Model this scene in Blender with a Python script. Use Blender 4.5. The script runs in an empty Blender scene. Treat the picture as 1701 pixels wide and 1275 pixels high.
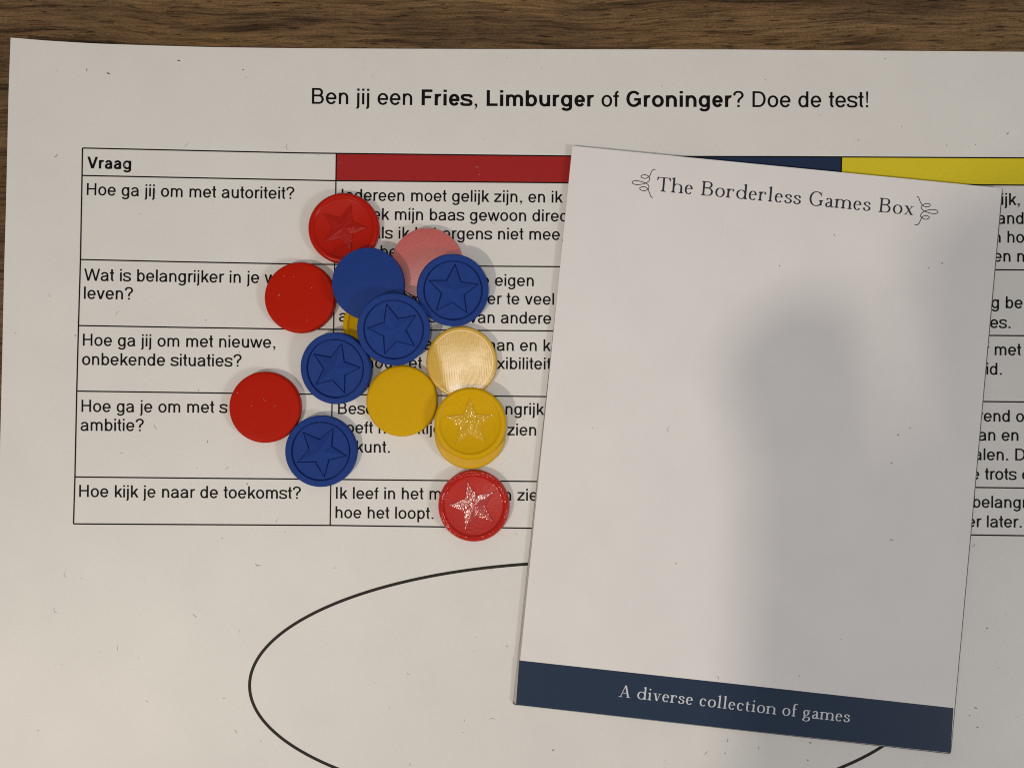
import bpy, bmesh, math, random
from mathutils import Vector, Matrix
from mathutils.geometry import tessellate_polygon
rnd = random.Random(7)
SC = bpy.context.scene
COL = SC.collection
R = math.radians

# ------------------------------------------------------------------ camera
PW, PH = 1701.0, 1275.0            # size of the photograph, used only to measure from it
CAM_Z, HALF, TILT = 0.202, 0.6379, R(1.5)
cam_d = bpy.data.cameras.new('camera')
cam_d.sensor_width = 36; cam_d.lens = 18 / HALF
cam_d.clip_start = 0.005; cam_d.clip_end = 20
cam = bpy.data.objects.new('camera', cam_d); COL.objects.link(cam)
cam.location = (0, 0, CAM_Z); cam.rotation_euler = (TILT, 0, 0)
SC.camera = cam
MM = 1e-3
PXM = 2 * HALF * CAM_Z / PW        # about 0.15 mm of table for one measured unit

# ------------------------------------------------------------------ light
w = bpy.data.worlds.new('World'); SC.world = w; w.use_nodes = True
bg = w.node_tree.nodes['Background']
bg.inputs[0].default_value = (1.0, 0.975, 0.95, 1); bg.inputs[1].default_value = 0.25

def lamp(name, loc, size, power, col):
    d = bpy.data.lights.new(name, 'AREA'); d.shape = 'DISK'; d.size = size
    d.energy = power; d.color = col
    o = bpy.data.objects.new(name, d); COL.objects.link(o)
    o.location = loc
    o.rotation_euler = (-Vector(loc)).to_track_quat('-Z', 'Y').to_euler()
    return o
LW = Vector((-0.36, -0.30, 0.62))
lamp('ceiling_bulb', LW, 0.025, 1.92, (1.0, 0.87, 0.72))
lamp('side_lamp', (0.72, -0.36, 0.55), 0.17, 2.2, (1.0, 0.985, 0.97))
lamp('near_lamp', (-0.020, 0.002, 0.212), 0.012, 0.062, (1.0, 0.94, 0.86))

vs = SC.view_settings
vs.view_transform = 'Standard'; vs.look = 'None'; vs.exposure = 0.04; vs.gamma = 1
SC.cycles.use_denoising = True
SC.cycles.pixel_filter_type = 'BLACKMAN_HARRIS'; SC.cycles.filter_width = 1.05
SC.cycles.max_bounces = 8

# ------------------------------------------------------------------ measuring
CM = Matrix.Translation((0, 0, CAM_Z)) @ Matrix.Rotation(TILT, 4, 'X')
def at(u, v, z=0.0):
    """point of the plane at height z that the photograph shows at (u, v)"""
    x = (u - PW / 2) / (PW / 2) * HALF
    y = -(v - PH / 2) / (PW / 2) * HALF
    d = CM.to_3x3() @ Vector((x, y, -1))
    t = (z - CAM_Z) / d.z
    return Vector((d.x * t, d.y * t, z))
def lift(u, v):
    """height of the sheet: its left end curls up a little"""
    if u > 620: return 0.25 * MM
    k = (620 - u) / 620
    a = 3.2 + 1.7 * max(0, min(1, (700 - v) / 650))
    return (0.25 + a * k * k * 0.9) * MM

# ------------------------------------------------------------------ objects
def link(name, me, mat, parent=None):
    if mat is not None and not me.materials: me.materials.append(mat)
    o = bpy.data.objects.new(name, me); COL.objects.link(o)
    if parent: o.parent = parent
    return o
def tag(o, label=None, cat=None, group=None, kind=None):
    for k, x in (('label', label), ('category', cat), ('group', group), ('kind', kind)):
        if x: o[k] = x
    return o
def empty(name, loc):
    o = bpy.data.objects.new(name, None); COL.objects.link(o); o.location = loc
    o.empty_display_size = 0.01
    return o
def mesh(name, vs, fs, smooth=False):
    me = bpy.data.meshes.new(name); me.from_pydata([tuple(p) for p in vs], [], fs); me.update()
    if smooth:
        for p in me.polygons: p.use_smooth = True
    return me

# ------------------------------------------------------------------ materials
class N:
    def __init__(s, name):
        s.m = bpy.data.materials.new(name); s.m.use_nodes = True
        s.t = s.m.node_tree; s.b = s.t.nodes['Principled BSDF']
    def n(s, typ, **kw):
        o = s.t.nodes.new(typ)
        for k, x in kw.items(): setattr(o, k, x)
        return o
    def l(s, a, b): s.t.links.new(a, b)
    def setp(s, **kw):
        for k, x in kw.items(): s.b.inputs[k].default_value = x
    def coords(s, scale=(1, 1, 1), rot=0.0):
        c = s.n('ShaderNodeTexCoord'); mp = s.n('ShaderNodeMapping')
        mp.inputs['Scale'].default_value = scale; mp.inputs['Rotation'].default_value = (0, 0, rot)
        s.l(c.outputs['Object'], mp.inputs[0]); return mp.outputs[0]
    def noise(s, vec, scale, detail=4, rough=0.55):
        o = s.n('ShaderNodeTexNoise'); o.inputs['Scale'].default_value = scale
        o.inputs['Detail'].default_value = detail; o.inputs['Roughness'].default_value = rough
        s.l(vec, o.inputs['Vector']); return o.outputs[0]
    def ramp(s, fac, stops):
        o = s.n('ShaderNodeValToRGB'); e = o.color_ramp.elements
        while len(e) < len(stops): e.new(0.5)
        for q, (p, c) in zip(e, stops):
            q.position = p; q.color = tuple(c) + (1,) if len(c) == 3 else c
        s.l(fac, o.inputs[0]); return o.outputs[0]
    def math(s, op, a, b=None):
        o = s.n('ShaderNodeMath', operation=op)
        for i, x in enumerate((a, b)):
            if x is None: continue
            if isinstance(x, (int, float)): o.inputs[i].default_value = x
            else: s.l(x, o.inputs[i])
        return o.outputs[0]
    def mix(s, fac, a, b, mode='MIX'):
        o = s.n('ShaderNodeMix', data_type='RGBA', blend_type=mode)
        for sock, x in ((o.inputs[0], fac), (o.inputs[6], a), (o.inputs[7], b)):
            if isinstance(x, (int, float)): sock.default_value = x
            elif isinstance(x, tuple): sock.default_value = x + (1,)
            else: s.l(x, sock)
        return o.outputs[2]
    def bump(s, h, strength, dist):
        o = s.n('ShaderNodeBump'); o.inputs['Strength'].default_value = strength
        o.inputs['Distance'].default_value = dist
        s.l(h, o.inputs['Height']); s.l(o.outputs[0], s.b.inputs['Normal'])
    def color(s, x): s.l(x, s.b.inputs['Base Color'])

def paper_mat(name, c, rough, spec, bump):
    m = N(name); v = m.coords()
    n1 = m.noise(v, 60, 3); n2 = m.noise(v, 2600, 4, 0.7)
    lo = tuple(x * 0.975 for x in c); hi = tuple(min(1, x * 1.02) for x in c)
    base = m.ramp(n1, [(0.3, lo), (0.7, hi)])
    m.color(m.mix(0.10, base, m.ramp(n2, [(0.3, (0.3, 0.3, 0.3)), (0.7, (1, 1, 1))]), 'MULTIPLY'))
    m.setp(Roughness=rough); m.b.inputs['Specular IOR Level'].default_value = spec
    m.bump(n2, bump, 0.0001)
    return m.m
def ink_mat(name, c, rough=0.5, spec=0.15, grain=0.05):
    m = N(name); v = m.coords(); n = m.noise(v, 1800, 4, 0.7)
    m.color(m.ramp(n, [(0.3, tuple(x * (1 - grain) for x in c)), (0.7, tuple(x * (1 + grain) for x in c))]))
    m.setp(Roughness=rough); m.b.inputs['Specular IOR Level'].default_value = spec
    m.bump(n, 0.2, 0.0001)
    return m.m
M_PAPER = paper_mat('printer_paper', (0.755, 0.742, 0.718), 0.42, 0.42, 0.35)
M_PAD = paper_mat('pad_paper', (0.80, 0.775, 0.772), 0.55, 0.25, 0.15)
M_INK = ink_mat('black_toner', (0.006, 0.0055, 0.0055), 0.5, 0.10)
M_OVAL = ink_mat('dark_grey_toner', (0.028, 0.025, 0.022), 0.5, 0.10)
M_REDINK = ink_mat('red_print', (0.35, 0.019, 0.019))
M_NAVYINK = ink_mat('navy_print', (0.016, 0.03, 0.075))
M_YELINK = ink_mat('yellow_print', (0.68, 0.56, 0.025))
M_PADNAVY = ink_mat('pad_navy_print', (0.024, 0.042, 0.080), 0.42, 0.15, 0.08)
M_PADINK = ink_mat('pad_dark_print', (0.03, 0.033, 0.05))
M_PADLIGHT = ink_mat('pad_light_print', (0.62, 0.64, 0.68), 0.55, 0.3, 0.05)

def block_mat():
    m = N('page_edges'); v = m.coords((30, 30, 9000)); n = m.noise(v, 1, 2)
    m.color(m.ramp(n, [(0.35, (0.30, 0.27, 0.25)), (0.65, (0.60, 0.56, 0.53))])); m.setp(Roughness=0.8)
    m.bump(n, 0.5, 0.0002); return m.m
M_BLOCK = block_mat()
def board_mat():
    m = N('grey_board'); n = m.noise(m.coords(), 700)
    m.color(m.ramp(n, [(0.3, (0.10, 0.09, 0.08)), (0.7, (0.17, 0.155, 0.14))])); m.setp(Roughness=0.85); return m.m
M_BOARD = board_mat()
def lint_mat(name, c):
    m = N(name); v = m.coords(); n = m.noise(v, 300)
    m.color(m.ramp(n, [(0.3, tuple(x * .7 for x in c)), (0.7, c)])); m.setp(Roughness=0.9); return m.m
M_LINT = lint_mat('grey_lint', (0.53, 0.51, 0.47))
M_SPECK = lint_mat('dark_specks', (0.17, 0.15, 0.13))

def wood_mat():
    m = N('brown_wood')
    warp = m.noise(m.coords((9, 14, 9)), 1, 3)
    c = m.n('ShaderNodeTexCoord'); mp = m.n('ShaderNodeMapping')
    sep = m.n('ShaderNodeSeparateXYZ'); m.l(c.outputs['Object'], sep.inputs[0])
    y = m.math('ADD', sep.outputs[1], m.math('MULTIPLY', m.math('SUBTRACT', warp, 0.5), 0.014))
    cmb = m.n('ShaderNodeCombineXYZ'); m.l(sep.outputs[0], cmb.inputs[0]); m.l(y, cmb.inputs[1])
    def grain(sx, sy, det, ro):
        q = m.n('ShaderNodeMapping'); q.inputs['Scale'].default_value = (sx, sy, 1)
        m.l(cmb.outputs[0], q.inputs[0]); return m.noise(q.outputs[0], 1, det, ro)
    broad = grain(10, 120, 4, 0.6); fine = grain(70, 1300, 5, 0.7); pore = grain(190, 1900, 3, 0.6)
    fleck = grain(1500, 2300, 2, 0.6); patch = grain(16, 60, 3, 0.55); streak = grain(26, 560, 4, 0.65)
    base = m.ramp(broad, [(0.28, (0.104, 0.059, 0.027)), (0.5, (0.160, 0.096, 0.045)), (0.74, (0.220, 0.138, 0.068))])
    base = m.mix(0.9, base, m.ramp(fine, [(0.3, (0.30, 0.27, 0.24)), (0.5, (1, 1, 1)), (0.72, (1.6, 1.55, 1.46))]), 'MULTIPLY')
    base = m.mix(0.85, base, m.ramp(streak, [(0.34, (0.24, 0.21, 0.19)), (0.48, (1, 1, 1))]), 'MULTIPLY')
    base = m.mix(0.9, base, m.ramp(pore, [(0.34, (0.16, 0.13, 0.11)), (0.42, (1, 1, 1))]), 'MULTIPLY')
    base = m.mix(0.6, base, m.ramp(fleck, [(0.3, (0.55, 0.54, 0.52)), (0.7, (1.4, 1.38, 1.32))]), 'MULTIPLY')
    base = m.mix(0.9, base, m.ramp(patch, [(0.32, (0.60, 0.57, 0.57)), (0.5, (0.98, 0.97, 0.95)), (0.7, (1.22, 1.22, 1.08))]), 'MULTIPLY')
    m.color(base); m.setp(Roughness=0.62); m.b.inputs['Specular IOR Level'].default_value = 0.2
    h = m.math('ADD', m.math('MULTIPLY', fine, 0.6), m.math('MULTIPLY', pore, 0.8))
    m.bump(h, 0.5, 0.0004); return m.m
M_WOOD = wood_mat()

TR = 8.85 * MM; TH = 2.5 * MM
def plastic(name, c, rough, ang=0.0, lines=0.35, spec=0.5, rings=0.3, blot=0.06, grit=0.15, sss=0.0, spacing=0.42, rim=None, ior=1.45, glint=0.0, gscale=1500):
    """3D printed plastic: straight bead lines inside, ring beads towards the rim, layers down the side"""
    m = N(name)
    c0 = m.n('ShaderNodeTexCoord'); sep = m.n('ShaderNodeSeparateXYZ'); m.l(c0.outputs['Object'], sep.inputs[0])
    x, y, z = sep.outputs
    r = m.math('SQRT', m.math('ADD', m.math('MULTIPLY', x, x), m.math('MULTIPLY', y, y)))
    wob = m.noise(m.coords((1, 1, 1)), 260, 2)
    a = m.math('ADD', m.math('MULTIPLY', x, math.sin(ang)), m.math('MULTIPLY', y, math.cos(ang)))
    k = 2 * math.pi / (spacing * MM)
    a = m.math('ADD', m.math('MULTIPLY', a, k), m.math('MULTIPLY', wob, 6.0))
    wl = m.math('SINE', a)
    rr = m.math('SINE', m.math('MULTIPLY', r, k))
    edge = m.math('GREATER_THAN', r, TR * 0.84)
    inner = m.math('SUBTRACT', 1.0, edge)
    zz = m.math('SINE', m.math('MULTIPLY', z, 2 * math.pi / (0.2 * MM)))
    n1 = m.noise(m.coords(), 900, 4, 0.65); n0 = m.noise(m.coords(), 140, 2)
    cut = m.ramp(n0, [(0.35, (0.05,) * 3), (0.65, (1,) * 3)])
    h = m.math('ADD', m.math('MULTIPLY', m.math('MULTIPLY', wl, inner), m.math('MULTIPLY', cut, lines)),
               m.math('MULTIPLY', m.math('MULTIPLY', rr, edge), rings))
    h = m.math('ADD', h, m.math('MULTIPLY', zz, 0.12))
    h = m.math('ADD', h, m.math('MULTIPLY', n1, grit * 4))
    if glint: h = m.math('ADD', h, m.math('MULTIPLY', m.noise(m.coords(), gscale, 1, 0.4), glint))
    lo = tuple(q * (1 - blot) for q in c); hi = tuple(min(1, q * (1 + blot)) for q in c)
    m.color(m.ramp(n1, [(0.3, lo), (0.7, hi)]))
    m.setp(Roughness=rough); m.b.inputs['Specular IOR Level'].default_value = spec
    rv = m.math('ADD', rough - 0.09, m.math('ADD', m.math('MULTIPLY', n0, 0.10), m.math('MULTIPLY', m.noise(m.coords(), 420, 3, 0.6), 0.08)))
    m.l(rv, m.b.inputs['Roughness'])
    m.b.inputs['IOR'].default_value = ior
    if rim is not None:
        ro = m.math('GREATER_THAN', r, TR * 0.80)
        m.l(m.math('ADD', rv, m.math('MULTIPLY', ro, rim - rough)), m.b.inputs['Roughness'])
    if sss:
        m.b.inputs['Subsurface Weight'].default_value = sss
        m.b.inputs['Subsurface Radius'].default_value = c
        m.b.inputs['Subsurface Scale'].default_value = 0.0006
    m.bump(h, 1.0, 0.00003)
    return m.m
RED = (0.44, 0.011, 0.002); BLUE = (0.013, 0.044, 0.225); YEL = (0.64, 0.375, 0.002)

# ------------------------------------------------------------------ lettering
# Stroke alphabets drawn here in code: a plain sans (light and bold) and a bookish roman.
def arc(cx, cy, rx, ry, a0, a1, n=14, e=2.08):
    out = []
    for i in range(n + 1):
        a = R(a0 + (a1 - a0) * i / n); c, s = math.cos(a), math.sin(a)
        out.append((cx + rx * math.copysign(abs(c) ** (2 / e), c), cy + ry * math.copysign(abs(s) ** (2 / e), s)))
    return out
def curve(pts, n=6):
    out = []
    P = [pts[0]] + list(pts) + [pts[-1]]
    for i in range(1, len(P) - 2):
        for j in range(n):
            t = j / n; a, b, c, d = P[i - 1], P[i], P[i + 1], P[i + 2]
            out.append(tuple(0.5 * (2 * b[k] + (c[k] - a[k]) * t + (2 * a[k] - 5 * b[k] + 4 * c[k] - d[k]) * t * t
                                    + (3 * b[k] - a[k] - 3 * c[k] + d[k]) * t ** 3) for k in (0, 1)))
    out.append(tuple(pts[-1])); return out
ADV = {' ': 278, '!': 278, ',': 278, '.': 278, '?': 556, 'a': 556, 'b': 556, 'c': 500, 'd': 556, 'e': 556, 'f': 278, 'g': 556,
       'h': 556, 'i': 222, 'j': 222, 'k': 500, 'l': 222, 'm': 833, 'n': 556, 'o': 556, 'p': 556, 'r': 333, 's': 500, 't': 278,
       'u': 556, 'v': 500, 'w': 722, 'x': 500, 'z': 500, 'B': 667, 'D': 722, 'F': 611, 'G': 778, 'H': 722, 'I': 278, 'L': 556,
       'V': 667, 'W': 944}
ADVB = {' ': 278, ',': 278, 'a': 556, 'b': 611, 'e': 556, 'g': 611, 'i': 278, 'm': 889, 'n': 611, 'o': 611, 'r': 389, 's': 556,
        'u': 611, 'F': 611, 'G': 778, 'L': 611, 'V': 667}
def sans(ch, bold):
    W = (ADVB if bold else ADV)[ch]
    v, h = (146, 118) if bold else (106, 88)
    xh, cap, ds = 519, 716, -208
    S = []
    st = lambda *p: S.append(('s', list(p)))
    cu = lambda p: S.append(('s', p))
    bar = lambda x0, x1, y: S.append(('p', [(x0, y - h / 2), (x1, y - h / 2), (x1, y + h / 2), (x0, y + h / 2)]))
    stem = lambda x, y0, y1: S.append(('p', [(x - v / 2, y0), (x + v / 2, y0), (x + v / 2, y1), (x - v / 2, y1)]))
    def diag(x0, y0, x1, y1, f=1.0):
        d = v * f * math.hypot(x1 - x0, y1 - y0) / abs(y1 - y0) / 2
        S.append(('p', [(x0 - d, y0), (x0 + d, y0), (x1 + d, y1), (x1 - d, y1)]))
    b = 66 if not bold else 58
    L, Rr = b + v / 2, W - b + 2 - v / 2
    cx = W / 2; oL, oR = 34 + v / 2, W - 38 - v / 2          # round letters reach further out
    top, bot = xh + 12 - h / 2, -12 + h / 2; cy = (top + bot) / 2; ry = (top - bot) / 2
    def arch(a, c, q=200): cu(arc((a + c) / 2, top - q, (c - a) / 2, q, 180, 0) + [(c, 0)])
    def dot(x): S.append(('p', [(x - v / 2, cap - 100 - (12 if bold else 0)), (x + v / 2, cap - 100 - (12 if bold else 0)), (x + v / 2, cap), (x - v / 2, cap)]))
    if ch == 'a':
        aR = W - 70 - v / 2
        cu(arc((oL + aR) / 2 + 2, top - 150, (aR - oL) / 2 - 2, 150, 165, 0) + [(aR, 120), (aR + 8, 50), (aR + 26, 0)])
        cu(curve([(aR, 316), (aR - 90, 292), (oL + 92, 262), (oL + 14, 205), (oL + 2, 140), (oL + 45, 55), (oL + 130, bot), (aR - 105, 52), (aR, 165)]))
    elif ch in 'bp':
        cu(arc((L + oR) / 2, cy, (oR - L) / 2, ry, 0, 360, 26)); stem(L, 0 if ch == 'b' else ds, cap if ch == 'b' else xh)
    elif ch in 'dg':
        r = W - 66 - v / 2
        cu(arc((oL + r) / 2, cy, (r - oL) / 2, ry, 0, 360, 26))
        if ch == 'd': stem(r, 0, cap)
        else: cu([(r, xh), (r, 40)] + arc((oL + r) / 2, -20, (r - oL) / 2, -ds - 20 - h / 2 - 2, 0, -160))
    elif ch == 'c': cu(arc(cx + 6, cy, cx + 6 - oL, ry, 38, 322, 20))
    elif ch == 'e':
        cu(arc(cx, cy, oR - oL >> 1 if isinstance(oR - oL, int) else (oR - oL) / 2, ry, 4, 328, 24)); bar(oL, oR + v * .42, cy - 4)
    elif ch == 'o': cu(arc(cx, cy, (oR - oL) / 2, ry, 0, 360, 26))
    elif ch == 'f':
        x = 87 + v / 2 + (0 if not bold else 0)
        cu([(x, 0), (x, 560)] + arc(x + 115, 575, 115, cap + 8 - h / 2 - 575, 180, 95)); bar(10, 262, xh - h / 2)
    elif ch == 'h': stem(L, 0, cap); arch(L, Rr)
    elif ch in 'n': stem(L, 0, xh); arch(L, Rr)
    elif ch == 'm': stem(L, 0, xh); mid = (L + Rr) / 2; arch(L, mid, 170); arch(mid, Rr, 170)
    elif ch == 'u':
        stem(Rr, 0, xh); cu([(L, xh), (L, 200)] + arc((L + Rr) / 2, bot + 200, (Rr - L) / 2, 200, 180, 360))
    elif ch == 'r': stem(L, 0, xh); cu(arc(L + 165, top - 190, 165, 190, 180, 72))
    elif ch == 'i': stem(W / 2, 0, xh); dot(W / 2)
    elif ch == 'l': stem(W / 2, 0, cap)
    elif ch == 'j': dot(W / 2); cu([(W / 2, xh), (W / 2, -80)] + arc(W / 2 - 100, -80, 100, -ds - 80 - h / 2, 0, -80))
    elif ch == 'k': stem(L, 0, cap); diag(L + 30, 170, W - 70, xh); diag(L + 150, 300, W - 48, 0)
    elif ch == 's':
        k = W / 500
        cu(curve([(438 * k, 372), (405 * k, 455), (250 * k, top), (105 * k, 455), (78 * k, 375), (130 * k, 300), (260 * k, 262), (390 * k, 215),
                  (428 * k, 140), (395 * k, 62), (252 * k, bot), (85 * k, 62), (52 * k, 158)]))
    elif ch == 't':
        x = 85 + v / 2; cu([(x, 690), (x, 130)] + arc(x + 92, 120, 92, 120 - h / 2 + 8, 180, 272)); bar(17, 258, xh - h / 2)
    elif ch == 'v': diag(cx - 6, 0, 12 + v * .52, xh); diag(cx + 6, 0, W - 12 - v * .52, xh)
    elif ch == 'w':
        for q0, q1 in ((.29, .065), (.30, .5), (.70, .5), (.71, .935)): diag(W * q0, 0, W * q1, xh, .92)
    elif ch == 'x': diag(60, 0, W - 62, xh); diag(W - 60, 0, 62, xh)
    elif ch == 'z': bar(40, W - 40, xh - h / 2); bar(28, W - 28, h / 2); diag(82, h * .8, W - 92, xh - h * .8)
    elif ch == 'B':
        x = 73 + v / 2; stem(x, 0, cap); rR = W - 95 - v / 2
        yt, ym, yb = cap - h / 2, 378, h / 2
        cu([(x, yt), (350, yt)] + arc(rR - 150, (yt + ym) / 2, 150, (yt - ym) / 2, 90, -90) + [(x, ym)])
        cu([(x, ym), (360, ym)] + arc(rR - 125, (ym + yb) / 2, 165, (ym - yb) / 2, 90, -90) + [(x, yb)])
    elif ch == 'D':
        x = 77 + v / 2; stem(x, 0, cap); q = cap / 2
        cu([(x, cap - h / 2), (320, cap - h / 2)] + arc(350, q, W - 50 - v / 2 - 350, q - h / 2, 90, -90, 18) + [(x, h / 2)])
    elif ch == 'F': x = 82 + v / 2; stem(x, 0, cap); bar(x, W - 45, cap - h / 2); bar(x, W - 100, 372)
    elif ch == 'L': x = 73 + v / 2; stem(x, 0, cap); bar(x, W - 40, h / 2)
    elif ch == 'G':
        cu(arc(cx - 6, cap / 2, cx - 54 - v / 2, cap / 2 + 12 - h / 2, 38, 325, 26)); q = W - 68 - v / 2
        bar(cx + 10, q + v / 2, 335); stem(q, 95, 335)
    elif ch == 'H': stem(80 + v / 2, 0, cap); stem(W - 80 - v / 2, 0, cap); bar(80, W - 80, 375)
    elif ch == 'I': stem(W / 2, 0, cap)
    elif ch == 'V': diag(cx - 4, 0, 6 + v * .55, cap); diag(cx + 4, 0, W - 6 - v * .55, cap)
    elif ch == 'W':
        for q0, q1 in ((.265, .06), (.27, .5), (.73, .5), (.735, .94)): diag(W * q0, 0, W * q1, cap, .95)
    elif ch == '?':
        cu(curve([(88, 520), (105, 610), (180, 672), (290, 686), (400, 650), (460, 545), (430, 455), (340, 375), (285, 300), (280, 195)]))
        stem(280, 0, 100)
    elif ch == '!': S.append(('p', [(W / 2 - 28, 190), (W / 2 + 28, 190), (W / 2 + 48, cap), (W / 2 - 48, cap)])); stem(W / 2, 0, 100)
    elif ch in ',.':
        x = W / 2 + 6; q = v * .55
        S.append(('p', [(x - q, 0), (x + q, 0), (x + q, 100), (x - q, 100)]))
        if ch == ',': S.append(('p', [(x - q, -140), (x - q + 26, -150), (x + q, -50), (x + q, 4), (x, 4), (x - 4, -70)]))
    return W, S, (v, h)
ADVR = {' ': 250, 'T': 690, 'h': 560, 'e': 440, 'B': 640, 'o': 510, 'r': 400, 'd': 560, 'l': 270, 's': 385, 'G': 730, 'a': 445, 'm': 820,
        'x': 480, 'A': 690, 'i': 270, 'v': 480, 'c': 430, 't': 325, 'n': 560, 'f': 300, 'g': 460}
def roman(ch, bold):
    W = ADVR[ch]; v, h = 92, 34; xh, cap, asc = 425, 680, 715
    S = []
    cu = lambda p: S.append(('s', p))
    stem = lambda x, y0, y1, f=1: S.append(('p', [(x - v * f / 2, y0), (x + v * f / 2, y0), (x + v * f / 2, y1), (x - v * f / 2, y1)]))
    def foot(x, y=0, w=105, up=1, left=True, right=True):
        a, c = (x - w if left else x - v / 2), (x + w if right else x + v / 2)
        S.append(('p', [(a, y), (c, y), (c, y + up * 26), (x + v / 2, y + up * 62), (x - v / 2, y + up * 62), (a, y + up * 26)]))
    def flag(x, y): S.append(('p', [(x - v / 2 - 70, y - 42), (x + v / 2, y), (x + v / 2, y - 110), (x - v / 2, y - 80), (x - v / 2 - 70, y - 58)]))
    def diag(x0, y0, x1, y1, t):
        d = t * math.hypot(x1 - x0, y1 - y0) / abs(y1 - y0) / 2
        S.append(('p', [(x0 - d, y0), (x0 + d, y0), (x1 + d, y1), (x1 - d, y1)]))
    def arch(a, c): cu(arc((a + c) / 2, xh - 150, (c - a) / 2, 150 - h / 2 + 10, 172, 0, 14, 2.1) + [(c, 0)])
    top, bot = xh + 10 - h / 2, -10 + h / 2; cy = (top + bot) / 2; ry = (top - bot) / 2
    L, q = 95, W - 95
    if ch == 'T':
        stem(W / 2, 0, cap); foot(W / 2, 0, 130); S.append(('p', [(30, cap - 34), (W - 30, cap - 34), (W - 30, cap), (30, cap)]))
        for s in (1, -1):
            e = 30 if s > 0 else W - 30
            S.append(('p', [(e, cap), (e - s * 12, cap - 165), (e + s * 14, cap - 165), (e + s * 85, cap - 34), (e + s * 85, cap)]))
    elif ch in 'hnm':
        stem(L, 0, asc if ch == 'h' else xh); flag(L, asc if ch == 'h' else xh + 14); foot(L)
        if ch == 'm': mid = W / 2; arch(L, mid); arch(mid, q); foot(mid); foot(q)
        else: arch(L, q); foot(q)
    elif ch == 'e': cu(arc(W / 2, cy, W / 2 - 28 - v / 2, ry, 8, 320, 24, 2.05)); S.append(('p', [(50, 238), (W - 36, 238), (W - 36, 266), (50, 266)]))
    elif ch == 'c': cu(arc(W / 2 + 8, cy, W / 2 - 22 - v / 2, ry, 45, 318, 22, 2.05)); S.append(('p', [(W - 120, 300), (W - 45, 300), (W - 40, 385), (W - 110, 390)]))
    elif ch == 'o': cu(arc(W / 2, cy, W / 2 - 28 - v / 2, ry, 0, 360, 28, 2.05))
    elif ch == 'B':
        x = 150; stem(x, 0, cap); foot(x, 0, 110); foot(x, cap, 110, -1)
        cu([(x, cap - 17), (330, cap - 17)] + arc(340, 520, 170, 143, 90, -90) + [(x, 377)])
        cu([(x, 360), (350, 360)] + arc(360, 188, 195, 172, 90, -90) + [(x, 17)])
    elif ch == 'r': stem(L, 0, xh); flag(L, xh + 14); foot(L, 0, 110); cu(arc(L + 180, xh - 160, 170, 155, 172, 80, 10, 2.1)); S.append(('p', [(W - 120, 310), (W - 40, 320), (W - 35, 412), (W - 110, 420)]))
    elif ch == 'd': stem(q, 0, asc); flag(q, asc); foot(q, 0, 100, left=False); cu(arc((30 + v / 2 + q) / 2, cy, (q - 30 - v / 2) / 2, ry, 0, 360, 28, 2.05))
    elif ch == 'l': stem(W / 2, 0, asc); flag(W / 2, asc); foot(W / 2)
    elif ch == 'i': stem(W / 2, 0, xh); flag(W / 2, xh + 14); foot(W / 2); S.append(('p', [(W / 2 + 52 * math.cos(a * .785), 610 + 52 * math.sin(a * .785)) for a in range(8)]))
    elif ch == 's':
        cu(curve([(W - 70, 300), (W - 95, 375), (195, top), (85, 370), (80, 315), (140, 258), (255, 205), (320, 150), (305, 70), (190, bot), (85, 45), (52, 135)]))
    elif ch == 'G':
        cu(arc(W / 2 + 10, cap / 2, W / 2 - 35 - v / 2, cap / 2 + 12 - h / 2, 42, 310, 28, 2.05)); stem(W - 130, 40, 290); foot(W - 130, 290, 105, -1)
        S.append(('p', [(W - 150, 470), (W - 120, 470), (W - 105, 690), (W - 125, 690)]))
    elif ch == 'a':
        x = W - 130; cu(arc(205, xh - 125, x - 205, 125 - h / 2 + 10, 160, 0) + [(x, 90), (x + 30, 20), (x + 75, 12), (W - 5, 45)])
        cu(curve([(x, 262), (220, 225), (110, 170), (85, 100), (120, 25), (200, 10), (x, 95)]))
    elif ch == 'x': diag(W - 115, 20, 115, xh - 20, v); diag(95, 20, W - 105, xh - 20, h); [foot(a, 0, 88) for a in ()]; [S.append(('p', [(a - 85, b), (a + 85, b), (a + 85, b + 26), (a - 85, b + 26)])) for a, b in ((95, 0), (W - 95, 0), (110, xh - 26), (W - 105, xh - 26))]
    elif ch == 'A':
        diag(W - 140, 10, W / 2 + 15, cap, v * 1.05); diag(110, 10, W / 2, cap, h * 1.1); S.append(('p', [(190, 225), (W - 200, 225), (W - 200, 255), (190, 255)]))
        for a in (105, W - 130): S.append(('p', [(a - 100, 0), (a + 115, 0), (a + 115, 28), (a - 100, 28)]))
    elif ch == 'v':
        diag(W / 2 + 5, 0, 120, xh - 20, v); diag(W / 2 + 15, 0, W - 95, xh - 20, h)
        for a in (115, W - 95): S.append(('p', [(a - 95, xh - 26), (a + 88, xh - 26), (a + 88, xh), (a - 95, xh)]))
    elif ch == 't': x = 135; cu([(x, 540), (x, 110)] + arc(x + 95, 105, 95, 92, 180, 300)); S.append(('p', [(30, xh - 30), (W - 25, xh - 30), (W - 25, xh), (30, xh)]))
    elif ch == 'f': x = 125; cu([(x, 0), (x, 560)] + arc(x + 120, 570, 120, 140, 180, 55)); S.append(('p', [(30, xh - 30), (W - 40, xh - 30), (W - 40, xh), (30, xh)])); foot(x)
    elif ch == 'g':
        cu(arc(200, 285, 125, 137, 0, 360, 22, 2.05)); cu(curve([(140, 165), (95, 110), (120, 60), (250, 45), (370, 20), (400, -70), (330, -165), (200, -195), (80, -160), (55, -90), (110, -20), (160, 40)]))
        S.append(('p', [(290, 390), (W - 15, 400), (W - 15, 432), (300, 425)]))
    return W, S, (v, h)

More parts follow.
